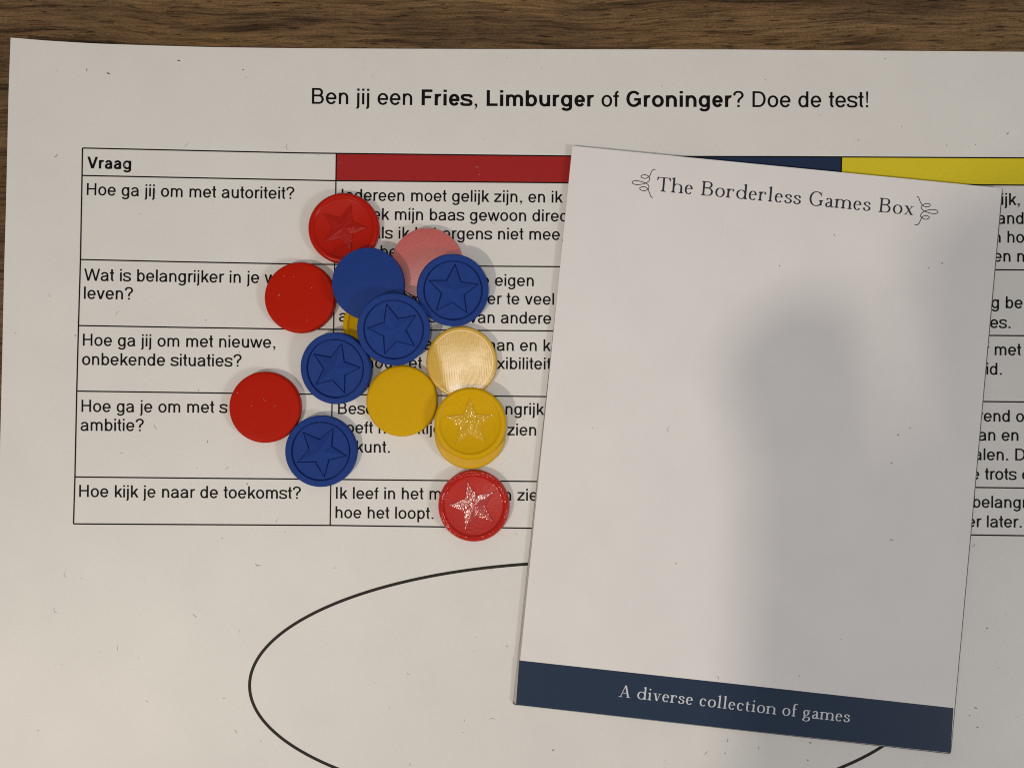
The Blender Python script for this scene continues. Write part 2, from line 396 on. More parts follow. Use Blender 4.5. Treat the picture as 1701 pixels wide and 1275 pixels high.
class Print:
    """flat print, measured in the photograph and laid on a real surface"""
    def __init__(s, height, eps=0.03 * MM): s.v = []; s.f = []; s.h = height; s.eps = eps; s.k = 0
    def pt(s, u, v): return at(u, v, s.h(u, v) + s.eps + (s.k % 9) * 0.004 * MM)
    def poly(s, pts):
        s.k += 1; b = len(s.v); s.v += [s.pt(*p) for p in pts]; n = len(pts)
        s.f.append(tuple(range(b, b + n)))
    def strip(s, A, B):
        s.k += 1; b = len(s.v)
        for p, q in zip(A, B): s.v += [s.pt(*p), s.pt(*q)]
        for i in range(len(A) - 1): s.f.append((b + 2 * i, b + 2 * i + 1, b + 2 * i + 3, b + 2 * i + 2))
    def stroke(s, pts, wfun):
        P = [pts[0]]
        for p in pts[1:]:
            if math.hypot(p[0] - P[-1][0], p[1] - P[-1][1]) > 1e-6: P.append(p)
        closed = len(P) > 8 and math.hypot(P[0][0] - P[-1][0], P[0][1] - P[-1][1]) < 1e-3
        A, B = [], []
        for i, p in enumerate(P):
            a = P[i - 1] if i else (P[-2] if closed else P[0]); c = P[i + 1] if i < len(P) - 1 else (P[1] if closed else P[-1])
            dx, dy = c[0] - a[0], c[1] - a[1]; l = math.hypot(dx, dy) or 1; dx /= l; dy /= l
            ww = wfun(dx, dy) / 2; A.append((p[0] - dy * ww, p[1] + dx * ww)); B.append((p[0] + dy * ww, p[1] - dx * ww))
        s.strip(A, B)
    def line(s, pts, wd): s.stroke(pts, lambda dx, dy: wd)
    def text(s, segs, x0, base, em=None, x1=None, face=sans, right=None):
        """segs: [(text, bold)]; base: points of the base line; x1: where the last glyph ends"""
        if isinstance(segs, str): segs = [(segs, False)]
        trk = 0 if face is sans else 45
        tot = sum((face(c, b)[0] if c != ' ' else (ADV[' '] if face is sans else ADVR[' '])) + trk for t, b in segs for c in t) - trk
        if x1 is not None: em = (x1 - x0) * 1000 / tot
        if right is not None: x0 = right - tot * em / 1000
        sc = em / 1000
        def bl(x):
            if len(base) == 1: return base[0][1] + (x - base[0][0]) * 0.009, 0.009
            for i in range(len(base) - 1):
                if x <= base[i + 1][0] or i == len(base) - 2:
                    (xa, ya), (xb, yb) = base[i], base[i + 1]; sl = (yb - ya) / (xb - xa); return ya + (x - xa) * sl, sl
        pen = 0
        for t, b in segs:
            for c in t:
                if c == ' ': pen += (ADV[' '] if face is sans else ADVR[' ']) + trk; continue
                W, S, (v, h) = face(c, b)
                def mp(p):
                    X = x0 + (pen + p[0]) * sc; Y, sl = bl(X); return (X + p[1] * sc * sl, Y - p[1] * sc)
                keep = s.pt
                s.pt = lambda u, vv: keep(*mp((u, vv)))
                for typ, P in S:
                    if typ == 'p': s.poly(P)
                    else: s.stroke(P, lambda dx, dy: math.hypot(v * dy, h * dx))
                s.pt = keep
                pen += W + trk
    def build(s, name, mat, parent):
        return link(name, mesh(name, s.v, s.f), mat, parent)

# ------------------------------------------------------------------ table
def box_bm(bm, x0, x1, y0, y1, z0, z1, bev=0.0):
    r = bmesh.ops.create_cube(bm, size=1.0)
    for q in r['verts']: q.co = Vector(((x0 + x1) / 2 + q.co.x * (x1 - x0), (y0 + y1) / 2 + q.co.y * (y1 - y0), (z0 + z1) / 2 + q.co.z * (z1 - z0)))
    if bev: bmesh.ops.bevel(bm, geom=list({e for q in r['verts'] for e in q.link_edges}), offset=bev, segments=3, profile=0.5, affect='EDGES')
bm = bmesh.new(); box_bm(bm, -0.55, 0.55, -0.42, 0.38, -0.03, 0.0, 0.002)
me = bpy.data.meshes.new('table'); bm.to_mesh(me); bm.free()
tag(link('table', me, M_WOOD), 'dark brown wooden table top with horizontal grain under the papers', 'table')

# ------------------------------------------------------------------ printed sheet
def interp(P, x):
    for i in range(len(P) - 1):
        if x <= P[i + 1][0] or i == len(P) - 2:
            (a, b), (c, d) = P[i], P[i + 1]; return b + (x - a) * (d - b) / (c - a)
TOP = [(17.6, 62.8), (81, 68), (159, 72.6), (254, 75.8), (353, 78.6), (494, 80.4), (700, 81.4), (1000, 82.2), (1206, 82.4), (1412, 84), (1701, 86.2), (1990, 89)]
LEFT = [(62.8, 17.6), (154, 14.2), (342, 10.0), (436, 7.2), (658, 2.2), (1275, -13), (1462, -17)]
sheet = empty('question_sheet', (0, 0, 0))
tag(sheet, 'large white printed sheet with a question table and an oval, lying on the wood', 'sheet of paper')
NX, NY = 70, 44
top_v, bot_v = [], []
for j in range(NY + 1):
    for i in range(NX + 1):
        s_, t_ = (i / NX) ** 1.25, j / NY
        xt = 17.6 + (1990 - 17.6) * s_
        yt = interp(TOP, xt); yb = 1462 + 18 * s_
        yv = yt + (yb - yt) * t_
        xv = interp(LEFT, yv) * (1 - s_) + (1990 - 4 * t_) * s_
        hz = lift(xv, yv)
        top_v.append(at(xv, yv, hz)); bot_v.append(at(xv, yv, hz) - Vector((0, 0, 0.1 * MM)))
V = top_v + bot_v; F = []; off = len(top_v); q = lambda i, j: j * (NX + 1) + i
for j in range(NY):
    for i in range(NX):
        a, b, c, d = q(i, j), q(i + 1, j), q(i + 1, j + 1), q(i, j + 1)
        F.append((a, d, c, b)); F.append((off + a, off + b, off + c, off + d))
for i in range(NX):
    F.append((q(i, 0), q(i + 1, 0), off + q(i + 1, 0), off + q(i, 0))); F.append((q(i + 1, NY), q(i, NY), off + q(i, NY), off + q(i + 1, NY)))
for j in range(NY):
    F.append((q(0, j + 1), q(0, j), off + q(0, j), off + q(0, j + 1))); F.append((q(NX, j), q(NX, j + 1), off + q(NX, j + 1), off + q(NX, j)))
me = mesh('paper', V, F, True); me.set_sharp_from_angle(angle=R(40)); link('paper', me, M_PAPER, sheet)

V0 = [(137, 246), (136.2, 291.6), (133.6, 431), (130.3, 540.6), (127.4, 649.4), (124.4, 791.8), (122, 869.7)]
V1 = [(558.7, 254.9), (558, 300), (555.9, 439), (554.2, 546.8), (551.8, 655), (549.6, 796), (548.4, 872.4)]
H = [[(137, 246), (350, 250.8), (500, 254.2), (724, 256.8), (947, 259.2), (1150, 260), (1300, 260.3), (1701, 262.4), (1815, 263.2)],
     [(136.2, 291.6), (350, 296), (558, 300.2), (943, 303.8), (1300, 305.2), (1701, 307.6), (1815, 308.4)],
     [(133.6, 431), (300, 434.8), (473.5, 438.2), (556, 439.2), (798, 442), (927, 442.9), (1300, 445.4), (1654, 448), (1815, 449.2)],
     [(130.3, 540.6), (300, 543.6), (465, 546.2), (571, 547.2), (813, 548.8), (900, 549.4), (1300, 553.4), (1644, 557), (1815, 558.4)],
     [(127.4, 649.4), (384, 652.9), (506, 654.4), (866, 658.1), (1300, 662.6), (1633, 666.7), (1815, 668.6)],
     [(124.4, 791.8), (300, 793.6), (494, 795.3), (571, 796.1), (885, 799.3), (1300, 804.6), (1619, 809.2), (1815, 811.6)],
     [(122, 869.7), (548, 872.2), (726, 874.6), (880, 876.9), (1300, 883), (1612, 888), (1815, 891)]]
V2 = [(978.5, 259.4), (977.5, 304), (970, 878)]
V3 = [(1398, 260.8), (1397, 306), (1388, 884.4)]
V4 = [(1815, 263.2), (1808, 891)]
def cell(va, vb, mat, lab):
    p = Print(lift, 0.02 * MM); xs = [va[0][0] + (vb[0][0] - va[0][0]) * i / 8 for i in range(9)]
    xs2 = [va[1][0] + (vb[1][0] - va[1][0]) * i / 8 for i in range(9)]
    p.strip([(x, interp(H[0], x)) for x in xs], [(x, interp(H[1], x)) for x in xs2])
    o = p.build('header_cell', mat, sheet); o['label'] = lab
cell(V1, V2, M_REDINK, 'red filled header cell'); cell(V2, V3, M_NAVYINK, 'navy blue filled header cell'); cell(V3, V4, M_YELINK, 'yellow filled header cell')
def dense(P, n=6): return [tuple(P[i][k] + (P[i + 1][k] - P[i][k]) * j / n for k in (0, 1)) for i in range(len(P) - 1) for j in range(n)] + [P[-1]]
g = Print(lift, 0.05 * MM)
for P in H: g.line(dense(P), 2.1)
for P in (V0, V1, V2, V3, V4): g.line(dense(P), 2.1)
g.build('table_grid', M_INK, sheet)
g = Print(lift); g.line([(976.5 + 562 * math.cos(a * math.pi / 90), 1138 - 205 * math.sin(a * math.pi / 90)) for a in range(181)], 5.0); g.build('oval_outline', M_OVAL, sheet)

g = Print(lift)
g.text([('Ben jij een ', 0), ('Fries', 1), (', ', 0), ('Limburger', 1), (' of ', 0), ('Groninger', 1), ('? Doe de test!', 0)], 515.3,
       [(515, 172.6), (700, 175), (812, 176.3), (1040, 177.6), (1445, 178.6)], x1=1445.5)
g.build('title_text', M_INK, sheet)
EM = 27.5
def block(name, *lines):
    g = Print(lift)
    for kw in lines: g.text(**kw)
    g.build(name, M_INK, sheet)
D = dict
block('heading_text', D(segs=[('Vraag', 1)], x0=144.5, base=[(144, 279.6), (219, 281.2)], x1=219.6))
block('question_text', D(segs='Hoe ga jij om met autoriteit?', x0=141.8, base=[(144, 324), (300, 327.6), (488, 330.7)], x1=490))
block('question_text', D(segs='Wat is belangrijker in je werk', x0=139.5, base=[(139, 466.2), (430, 470.3)], em=28.25), D(segs='leven?', x0=137.6, base=[(139, 496.3), (220, 497.6)], x1=222))
block('question_text', D(segs='Hoe ga jij om met nieuwe,', x0=135.3, base=[(137, 574.1), (457, 577.8)], x1=459.2), D(segs='onbekende situaties?', x0=135.2, base=[(136, 605.9), (400, 608.8)], x1=402.4))
block('question_text', D(segs='Hoe ga je om met s', x0=133, base=[(135, 683.8), (377, 685.7)], x1=378.2), D(segs='ambitie?', x0=132.8, base=[(134, 715.2), (238, 715.8)], x1=240))
block('question_text', D(segs='Hoe kijk je naar de toekomst?', x0=129.2, base=[(131, 825), (499, 828.2)], x1=501))
block('answer_text', D(segs='Iedereen moet gelijk zijn, en ik', x0=565, base=[(565, 333.2), (934, 336.8)], x1=934.6),
      D(segs='spreek mijn baas gewoon direct', x0=563.9, base=[(565, 364.6), (934, 368)], em=EM),
      D(segs='als ik het ergens niet mee', x0=0, right=931, base=[(565, 395.6), (934, 398.7)], em=EM),
      D(segs='ben', x0=630.2, base=[(630, 427)], em=EM))
block('answer_text', D(segs='je eigen', x0=0, right=888.4, base=[(822, 474.8)], em=EM),
      D(segs='na', x0=0, right=694, base=[(690, 501.4)], em=EM), D(segs='er te veel', x0=808.8, base=[(810, 505.2)], em=EM),
      D(segs='a', x0=562, base=[(563, 534)], em=EM), D(segs='s', x0=711.5, base=[(712, 535.2)], em=EM), D(segs='van andere', x0=779, base=[(712, 535.2), (918, 538)], em=EM))
block('answer_text', D(segs='a', x0=704, base=[(704, 580.8)], em=EM), D(segs='aan en k', x0=809.2, base=[(826, 582.4)], em=EM),
      D(segs='hou', x0=606.6, base=[(608, 611.2)], em=EM), D(segs='et', x0=0, right=701.2, base=[(684, 611.9)], em=EM), D(segs='flexibiliteit', x0=796.2, base=[(825, 612.7)], em=EM),
      D(segs='n', x0=600, base=[(606, 642.4)], em=EM))
block('answer_text', D(segs='Besc', x0=559.4, base=[(561, 687.4)], em=EM), D(segs='angrijk', x0=822.6, base=[(840, 688.4)], em=EM),
      D(segs='hoeft', x0=558.6, base=[(580, 719.2)], em=EM), D(segs='n', x0=627, base=[(629, 719.8)], em=EM), D(segs='ltijd', x0=692.9, base=[(694, 720.6)], em=EM), D(segs='zien', x0=842, base=[(843, 722.8)], em=EM),
      D(segs='kunt.', x0=590, base=[(591, 751.2)], em=EM))
block('answer_text', D(segs='Ik leef in het m', x0=555.6, base=[(557, 828), (740, 829.3)], em=EM), D(segs='n zie', x0=835.7, base=[(849, 830.9)], em=EM),
      D(segs='hoe het loopt.', x0=555.4, base=[(557, 860), (720, 861.5)], x1=722))
E2 = 27.6
block('answer_text', D(segs='ijk,', x0=1662.2, base=[(1664, 340.5)], em=E2), D(segs='and', x0=1656, base=[(1661, 371.8)], em=E2),
      D(segs='n ho', x0=1648.7, base=[(1647, 402.8)], em=E2), D(segs='en n', x0=1649.8, base=[(1654, 434.6)], em=E2))
block('answer_text', D(segs='g be', x0=1646, base=[(1647, 511.6)], em=E2), D(segs='es.', x0=1643.9, base=[(1645, 544.6)], em=E2))
block('answer_text', D(segs='r met', x0=1633.8, base=[(1634, 589.6)], em=E2), D(segs='id.', x0=1637.1, base=[(1638, 622)], em=E2))
block('answer_text', D(segs='rend o', x0=1624, base=[(1623, 699.8)], em=E2), D(segs='an en', x0=1624.6, base=[(1627, 731.4)], em=E2),
      D(segs='alen. D', x0=1617, base=[(1623, 763.8)], em=E2), D(segs='e trots o', x0=1612.5, base=[(1612, 796)], em=E2))
block('answer_text', D(segs='belangr', x0=1614.5, base=[(1615, 842.6)], em=E2), D(segs='er later.', x0=1605.6, base=[(1612, 875)], em=E2))

# ------------------------------------------------------------------ notepad
PZ = 1.45 * MM
padh = lambda u, v: PZ
pad = empty('notepad', at(1262, 745, 0.25 * MM))
tag(pad, 'white notepad with a navy band along its bottom edge, lying over the table print', 'notepad')
inv = Matrix.Translation(-pad.location)
CT = [(950.7, 242.5), (856.6, 1170), (1578.7, 1250.2), (1664.4, 312.6)]
def on_pad(o): o.data.transform(inv); return o
def slab(name, ctop, z1, cbot, z0, mat, sub=10, rad=3.0):
    def outline(C, z):
        out = []
        for i, c in enumerate(C):
            p, n = Vector(C[i - 1]), Vector(C[(i + 1) % 4]); c = Vector(c)
            a = (p - c).normalized(); b = (n - c).normalized()
            for k in range(4):
                t = k / 3; out.append(c + a * rad * (1 - t) ** 2 + b * rad * t ** 2)
            nxt = Vector(C[(i + 1) % 4])
            for k in range(1, sub): out.append(c + (nxt - c) * k / sub)
        return [at(p.x, p.y, z) for p in out]
    A, B = outline(ctop, z1), outline(cbot, z0); n = len(A)
    f = [tuple(range(n)), tuple(range(2 * n - 1, n - 1, -1))] + [(i, n + i, n + (i + 1) % n, (i + 1) % n) for i in range(n)]
    return on_pad(link(name, mesh(name, A + B, f), mat, pad))
def off_c(d): return [(c[0] + e[0], c[1] + e[1]) for c, e in zip(CT, d)]
slab('top_sheet', CT, PZ, off_c([(.1, .0), (-.2, 0), (-.1, 0), (0, 0)]), PZ - 0.12 * MM, M_PAD, rad=3.5)
slab('page_block', off_c([(.6, .4), (-.2, .2), (-.5, -.4), (-.6, .4)]), PZ - 0.13 * MM, off_c([(2.5, 2), (-4.4, -4.4), (-5, -4), (-4, 3)]), 0.62 * MM, M_BLOCK, rad=4)
slab('backing', off_c([(1.5, 1), (-5.0, -.2), (1.0, 1.6), (1.6, .4)]), 0.61 * MM, off_c([(1.5, 1), (-4.6, -.4), (1.0, 1.5), (1.6, .4)]), 0.30 * MM, M_BOARD, rad=5)
p = Print(padh, 0.012 * MM); p.strip([(862.4, 1096.1), (1223, 1135.4), (1583.9, 1175.2)], [(857.0, 1169.8), (1217.8, 1210), (1579.0, 1249.8)])
on_pad(p.build('footer_band', M_PADNAVY, pad))
p = Print(padh, 0.02 * MM); p.text('The Borderless Games Box', 1089.4, [(1089, 317.2), (1200, 327.4), (1330, 339.6), (1516, 357.4)], x1=1517.5, face=roman)
on_pad(p.build('heading_text', M_PADINK, pad))
p = Print(padh, 0.03 * MM); p.text('A diverse collection of games', 1027.4, [(1028, 1156.4), (1160, 1171), (1292, 1186.2), (1411, 1198.8)], x1=1411.6, face=roman)
on_pad(p.build('footer_text', M_PADLIGHT, pad))
FL = [(335, 123), (313, 123), (295, 145), (282, 178), (262, 198), (230, 207), (200, 196), (205, 179), (235, 172), (265, 184), (280, 207), (270, 233), (240, 251), (200, 262), (150, 265),
      (117, 252), (119, 235), (150, 228), (200, 236), (240, 250), (268, 272), (269, 300), (240, 321), (205, 319), (185, 303), (200, 287), (235, 287), (262, 306), (280, 350), (290, 376), (308, 388)]
FR = [(1263, 264), (1281, 272), (1298, 315), (1322, 348), (1358, 362), (1390, 350), (1382, 333), (1345, 331), (1314, 348), (1307, 374), (1335, 400), (1398, 422), (1448, 423), (1464, 407), (1442, 389), (1390, 388),
      (1335, 402), (1304, 430), (1303, 455), (1338, 477), (1374, 471), (1381, 456), (1352, 443), (1316, 455), (1302, 480), (1286, 514), (1266, 531), (1243, 527)]
for P, ox, oy in ((FL, 1030, 260), (FR, 1300, 280)):
    p = Print(padh, 0.02 * MM); p.line(curve([(x / 5.67 + ox, y / 5.67 + oy) for x, y in P], 5), 1.25); on_pad(p.build('flourish', M_PADINK, pad))

# ------------------------------------------------------------------ tokens
SEG = 96
def lathe(name, prof):
    vs, fs = [], []; n = len(prof)
    for k in range(SEG):
        a = 2 * math.pi * k / SEG
        for r, z in prof: vs.append((r * math.cos(a), r * math.sin(a), z))
    for k in range(SEG):
        for i in range(n - 1): fs.append((k * n + i, ((k + 1) % SEG) * n + i, ((k + 1) % SEG) * n + i + 1, k * n + i + 1))
    fs.append(tuple(k * n for k in reversed(range(SEG)))); fs.append(tuple(k * n + n - 1 for k in range(SEG)))
    me = mesh(name, vs, fs, True)
    me.polygons[-1].use_smooth = False; me.polygons[-2].use_smooth = False
    try: me.set_sharp_from_angle(angle=R(38))
    except Exception: pass
    return me
T = TH
def rnded(r0, z0, cx, cz, rad, n=5):
    return [(cx + rad * math.cos(R(90 * i / n)), cz + rad * math.sin(R(90 * i / n))) for i in range(n + 1)]
b0 = 0.40 * MM
base = [(TR - b0, 0), (TR, b0)]
PROF_SOFT = base + rnded(0, 0, TR - 0.75 * MM, T - 0.75 * MM, 0.75 * MM, 7) + [(TR * 0.7, T + .02 * MM)]
PROF_FLAT = base + rnded(0, 0, TR - 0.18 * MM, T - 0.18 * MM, 0.18 * MM, 3)
PROF_RIM = base + [(TR * .905 + TR * .095 * math.cos(R(90 * i_ / 8)), T - 0.75 * MM + 0.75 * MM * math.sin(R(90 * i_ / 8))) for i_ in range(9)] + \
    [(TR * .88, T - .02 * MM), (TR * .86, T - .09 * MM), (TR * .84, T - .22 * MM), (TR * .825, T - .36 * MM), (TR * .81, T - 0.45 * MM)]
DOWN = 0.45 * MM
def star_mesh(ro=0.715, ri=0.32, hz=0.62):
    """five pointed star, ridges running to a raised centre"""
    vs, fs = [], []
    for lv, z in ((1.0, 0.0), (0.965, 0.17 * MM)):
        for k in range(10):
            r = (ro if k % 2 == 0 else ri) * TR * lv; a = math.pi / 2 - math.pi * k / 5
            vs.append((r * math.cos(a), r * math.sin(a), z))
    vs.append((0, 0, hz * MM)); vs.append((0, 0, 0))
    for k in range(10):
        n = (k + 1) % 10; fs.append((k, 10 + k, 10 + n, n)); fs.append((10 + k, 20, 10 + n)); fs.append((k, n, 21))
    return mesh('star', vs, fs)
ME = {k: lathe('disc', p) for k, p in (('soft', PROF_SOFT), ('flat', PROF_FLAT), ('rim', PROF_RIM))}
ME['bent'] = lathe('disc', base + rnded(0, 0, TR - 0.5 * MM, T - 0.5 * MM, 0.5 * MM, 5) + [(TR * q_, T) for q_ in (.88, .8, .7, .6, .5, .4, .3, .2, .1)])
for v in ME['bent'].vertices:      # its left flank sinks towards the edge
    k_ = max(0.0, -v.co.x / TR - 0.62 - 0.25 * v.co.y / TR)
    if v.co.z > 0.6 * T: v.co.z -= 1.35 * MM * min(k_, .45)
ME_STAR = star_mesh(hz=0.52)
for me in list(ME.values()) + [ME_STAR]: me.materials.append(None)
def grooved():
    """blue kind: a narrow ring groove inside the rim and a narrow groove round the star"""
    prof = base + rnded(0, 0, TR - 0.35 * MM, T - 0.35 * MM, 0.35 * MM, 4) + [(TR * .838, T - .02 * MM), (TR * .826, T - .12 * MM), (TR * .820, T - .85 * MM), (TR * .796, T - .85 * MM), (TR * .790, T - DOWN)]
    me = lathe('disc', prof); bm = bmesh.new(); bm.from_mesh(me); bm.faces.ensure_lookup_table()
    top = max((f for f in bm.faces if len(f.verts) == SEG), key=lambda f: f.calc_center_median().z); bm.faces.remove(top)
    bm.verts.ensure_lookup_table(); n = len(prof)
    ring = [bm.verts[k * n + n - 1] for k in range(SEG)]
    z1, z2 = T - DOWN, T - .85 * MM
    hole = []
    for k in range(10):
        r = (0.755 if k % 2 == 0 else 0.358) * TR; a = math.pi / 2 - math.pi * k / 5
        hole.append((r * math.cos(a), r * math.sin(a)))
    hv = [bm.verts.new((x, y, z1)) for x, y in hole]; lv = [bm.verts.new((x, y, z2)) for x, y in hole]
    allv = ring + hv
    for tri in tessellate_polygon([[v.co for v in ring], [v.co for v in hv]]):
        f = bm.faces.new([allv[i] for i in tri])
        f.normal_update()
        if f.normal.z < 0: f.normal_flip()
    for k in range(10): bm.faces.new((hv[k], hv[(k + 1) % 10], lv[(k + 1) % 10], lv[k]))
    bm.faces.new(lv); bm.normal_update(); bm.to_mesh(me); bm.free()
    me.set_sharp_from_angle(angle=R(38)); return me
ME['groove'] = grooved(); ME_STAR_LOW = star_mesh(hz=1.0)
for v in ME_STAR_LOW.vertices:
    if v.co.z < 1e-6: v.co.z = -0.40 * MM
ME_STAR_LOW.materials.append(None); ME['groove'].materials.clear(); ME['groove'].materials.append(None)
MAT = {
 'red_matte': plastic('matte_red_plastic', RED, 0.42, R(70), 0.06, 0.09, 0.05, 0.04, 0.05),
 'red_star': plastic('worn_red_plastic', (0.43, 0.010, 0.003), 0.50, R(20), 0.05, 0.16, 0.25, 0.05, 0.10, rim=0.30),
 'red_star_top': plastic('worn_red_star_plastic', (0.36, 0.009, 0.004), 0.34, R(20), 0.05, 0.25, 0.1, 0.05, 0.2, glint=4.0),
 'red_lined': plastic('lined_red_plastic', (0.52, 0.030, 0.018), 0.46, R(-20), 0.28, 1.0, 0.25, 0.06, 0.12, spacing=0.65, ior=1.9),
 'red_shiny': plastic('shiny_red_plastic', (0.48, 0.011, 0.004), 0.52, R(80), 0.06, 0.25, 1.3, 0.05, 0.06, rim=0.13, glint=3.4, ior=1.75),
 'red_shiny_top': plastic('shiny_red_star_plastic', RED, 0.21, R(80), 0.5, 1.0, 0.1, 0.05, 0.2, ior=1.7, glint=4.8),
 'blue': plastic('matte_blue_plastic', BLUE, 0.60, R(60), 0.05, 0.14, 0.08, 0.06, 0.06),
 'blue_lined': plastic('lined_blue_plastic', BLUE, 0.50, R(6), 0.4, 0.14, 0.6, 0.05, 0.06, spacing=0.6),
 'yellow': plastic('satin_yellow_plastic', YEL, 0.50, R(-12), 0.12, 0.10, 0.12, 0.03, 0.03, 0.0, 0.6),
 'yellow_star': plastic('waxy_yellow_plastic', YEL, 0.6, R(-5), 0.04, 0.10, 0.12, 0.05, 0.10, rim=0.34),
 'yellow_star_top': plastic('waxy_yellow_star_plastic', YEL, 0.16, R(-5), 0.04, 0.9, 0.12, 0.05, 0.1, glint=5.5),
 'yellow_under': plastic('satin_lined_yellow_plastic', YEL, 0.42, R(84), 0.2, 0.35, 0.3, 0.05, 0.1, ior=1.5),
 'yellow_lined': plastic('lined_yellow_plastic', YEL, 0.29, R(84), 0.24, 1.0, 0.15, 0.05, 0.12, spacing=0.6, ior=1.62),
}
CAT, GRP = 'game token', 'plastic game tokens scattered on the sheet'
def token(kind, mat, u, v, z, label, star=None, tilt=None):
    """tilt: (direction in the picture towards the raised side, angle); z: height of the underside at its centre"""
    c = at(u, v, z + T)
    t = empty('game_token', (c.x, c.y, z)); tag(t, label, CAT, GRP)
    rot = Matrix.Rotation(R(-star) if star is not None else 0, 4, 'Z')
    if tilt:
        d = Vector((tilt[0], -tilt[1], 0)).normalized(); ax = Vector((0, 0, 1)).cross(d)
        rot = Matrix.Rotation(-R(tilt[2]), 4, ax) @ rot
        # keep the measured centre of the upper face where it was seen
        up = rot @ Vector((0, 0, T)); t.location = (c.x - up.x, c.y - up.y, z)
    t.rotation_euler = rot.to_euler()
    o = link('disc', ME[kind], None, t); o.material_slots[0].link = 'OBJECT'; o.material_slots[0].material = MAT[mat]
    if star is not None:
        s = link('star', ME_STAR_LOW if kind == 'groove' else ME_STAR, None, t); s.location = (0, 0, T - DOWN - 0.01 * MM)
        s.material_slots[0].link = 'OBJECT'; s.material_slots[0].material = MAT.get(mat + '_top', MAT[mat])
    return t
def z0(u, v): return lift(u, v) + 0.03 * MM
Z1 = 0.28 * MM; Z2 = Z1 + T + 0.03 * MM
token('rim', 'red_star', 570, 378, z0(590, 378), 'red star token at the top of the pile, under the flat blue token', 17.7)
token('flat', 'red_lined', 709.5, 437, Z1, 'pinkish red lined token without a star, half under a blue star token')
token('flat', 'blue_lined', 611, 470.5, Z2 + .1 * MM, 'plain blue token without a star, lying on a red star token')
def tilted(u, v, low, high, dlow, dhigh, d):
    """rests at height low on the far side (dlow from the centre) and at height high towards d (dhigh from the centre)"""
    a = math.atan2(high - low, (dlow + dhigh) * PXM); return low + math.tan(a) * dlow * PXM, (d[0], d[1], math.degrees(a))
z, tl = tilted(753, 482.3, Z1, Z1 + T, 58, 5, (-44, -46))
token('groove', 'blue', 753, 482.3, z + .05 * MM, 'blue star token on the pinkish token, upright star, nearest the word eigen', 3.9, tl)
token('soft', 'red_matte', 497.5, 493.5, z0(540, 493), 'smooth red token without a star, left of the plain blue token')
token('rim', 'yellow_star', 628, 540, Z1, 'yellow token nearly hidden beneath the blue tokens', 8)
z, tl = tilted(654, 547.5, Z2 - .02 * MM, Z2 + T, 40, 31, (-44, -78))
token('groove', 'blue', 654, 547.3, z + .05 * MM, 'blue star token in the middle of the pile, lying over the plain blue token', -14.9, tl)
z, tl = tilted(556, 612, Z1, Z1 + T, 58, 42, (72, -71))
token('groove', 'blue', 556, 612, z + .05 * MM, 'blue star token leaning on the hidden yellow token, above the letters Bes', 16.1, tl)
token('bent', 'yellow_lined', 766.5, 600.8, Z1, 'glaring pale gold token without a star, lined face, under the yellow star token')
token('soft', 'red_matte', 438.8, 676, z0(480, 676), 'smooth red token without a star, leftmost of all, beside the words om met')
token('soft', 'yellow', 667, 665.4, Z1, 'plain deep yellow token without a star, right of a blue star token')
token('soft', 'yellow_under', 780.5, 719.5, Z1, 'yellow token showing only its lower edge beneath the yellow star token')
token('rim', 'yellow_star', 781, 703, Z2, 'yellow star token stacked on another yellow token', -1.5)
token('groove', 'blue', 532.5, 749, z0(545, 749), 'lowest blue star token, touching the leftmost red token', 28.3)
token('rim', 'red_shiny', 787, 840, Z1, 'shiny red star token at the bottom of the pile, with white glints', -15.8)

# ------------------------------------------------------------------ lint and specks
def fibres(name, mat, items):
    vs, fs = [], []
    for u, v, ln, wd, a, bend, pl in items:
        n = 5; hz = (pl if isinstance(pl, float) else PZ if pl else lift(u, v)) + 0.03 * MM
        c = at(u, v, hz); b = len(vs)
        for i in range(n):
            t = i / (n - 1) - 0.5; th = a + bend * t
            p = c + Vector((math.cos(a), math.sin(a), 0)) * ln * t * PXM + Vector((-math.sin(a), math.cos(a), 0)) * bend * (t * t - .1) * ln * PXM
            ww = wd * PXM * (1 - abs(t) * 1.2)
            s = Vector((-math.sin(th), math.cos(th), 0)) * ww / 2
            vs += [p - s, p + s, p + Vector((0, 0, ww * .8))]
        for i in range(n - 1):
            for k in range(3):
                m = (k + 1) % 3; fs.append((b + 3 * i + k, b + 3 * i + m, b + 3 * i + 3 + m, b + 3 * i + 3 + k))
    return link(name, mesh(name, vs, fs), mat)
def inpad(u, v):
    s = (v - 242) / 928; l = 950 - 94 * s; r = 1664 - 86 * s
    return l + 8 < u < r - 8 and v > 250 + (u - 950) * .1 and v < 1090 + (u - 862) * .108
def nearpad(u, v):
    s = (v - 242) / 928; return 938 - 94 * s < u < 1676 - 86 * s and 232 + (u - 950) * .097 < v < 1182 + (u - 856) * .112
TOK = [(570, 378), (709, 437), (611, 470), (753, 482), (497, 493), (628, 540), (654, 547), (556, 612), (766, 600), (439, 676), (667, 665), (780, 712), (532, 749), (787, 840)]
items = []
while len(items) < 90:
    u, v = rnd.uniform(25, 1695), rnd.uniform(92, 1270)
    if any(math.hypot(u - a, v - b) < 66 for a, b in TOK): continue
    pl = inpad(u, v)
    if pl and rnd.random() < .72: continue
    if not pl and nearpad(u, v): continue
    items.append((u, v, rnd.uniform(2, 11) if rnd.random() < .6 else rnd.uniform(1.5, 4), rnd.uniform(.5, .95), rnd.uniform(0, 6.28), rnd.uniform(-1.6, 1.6), pl))
ZT = 0.36 * MM + T
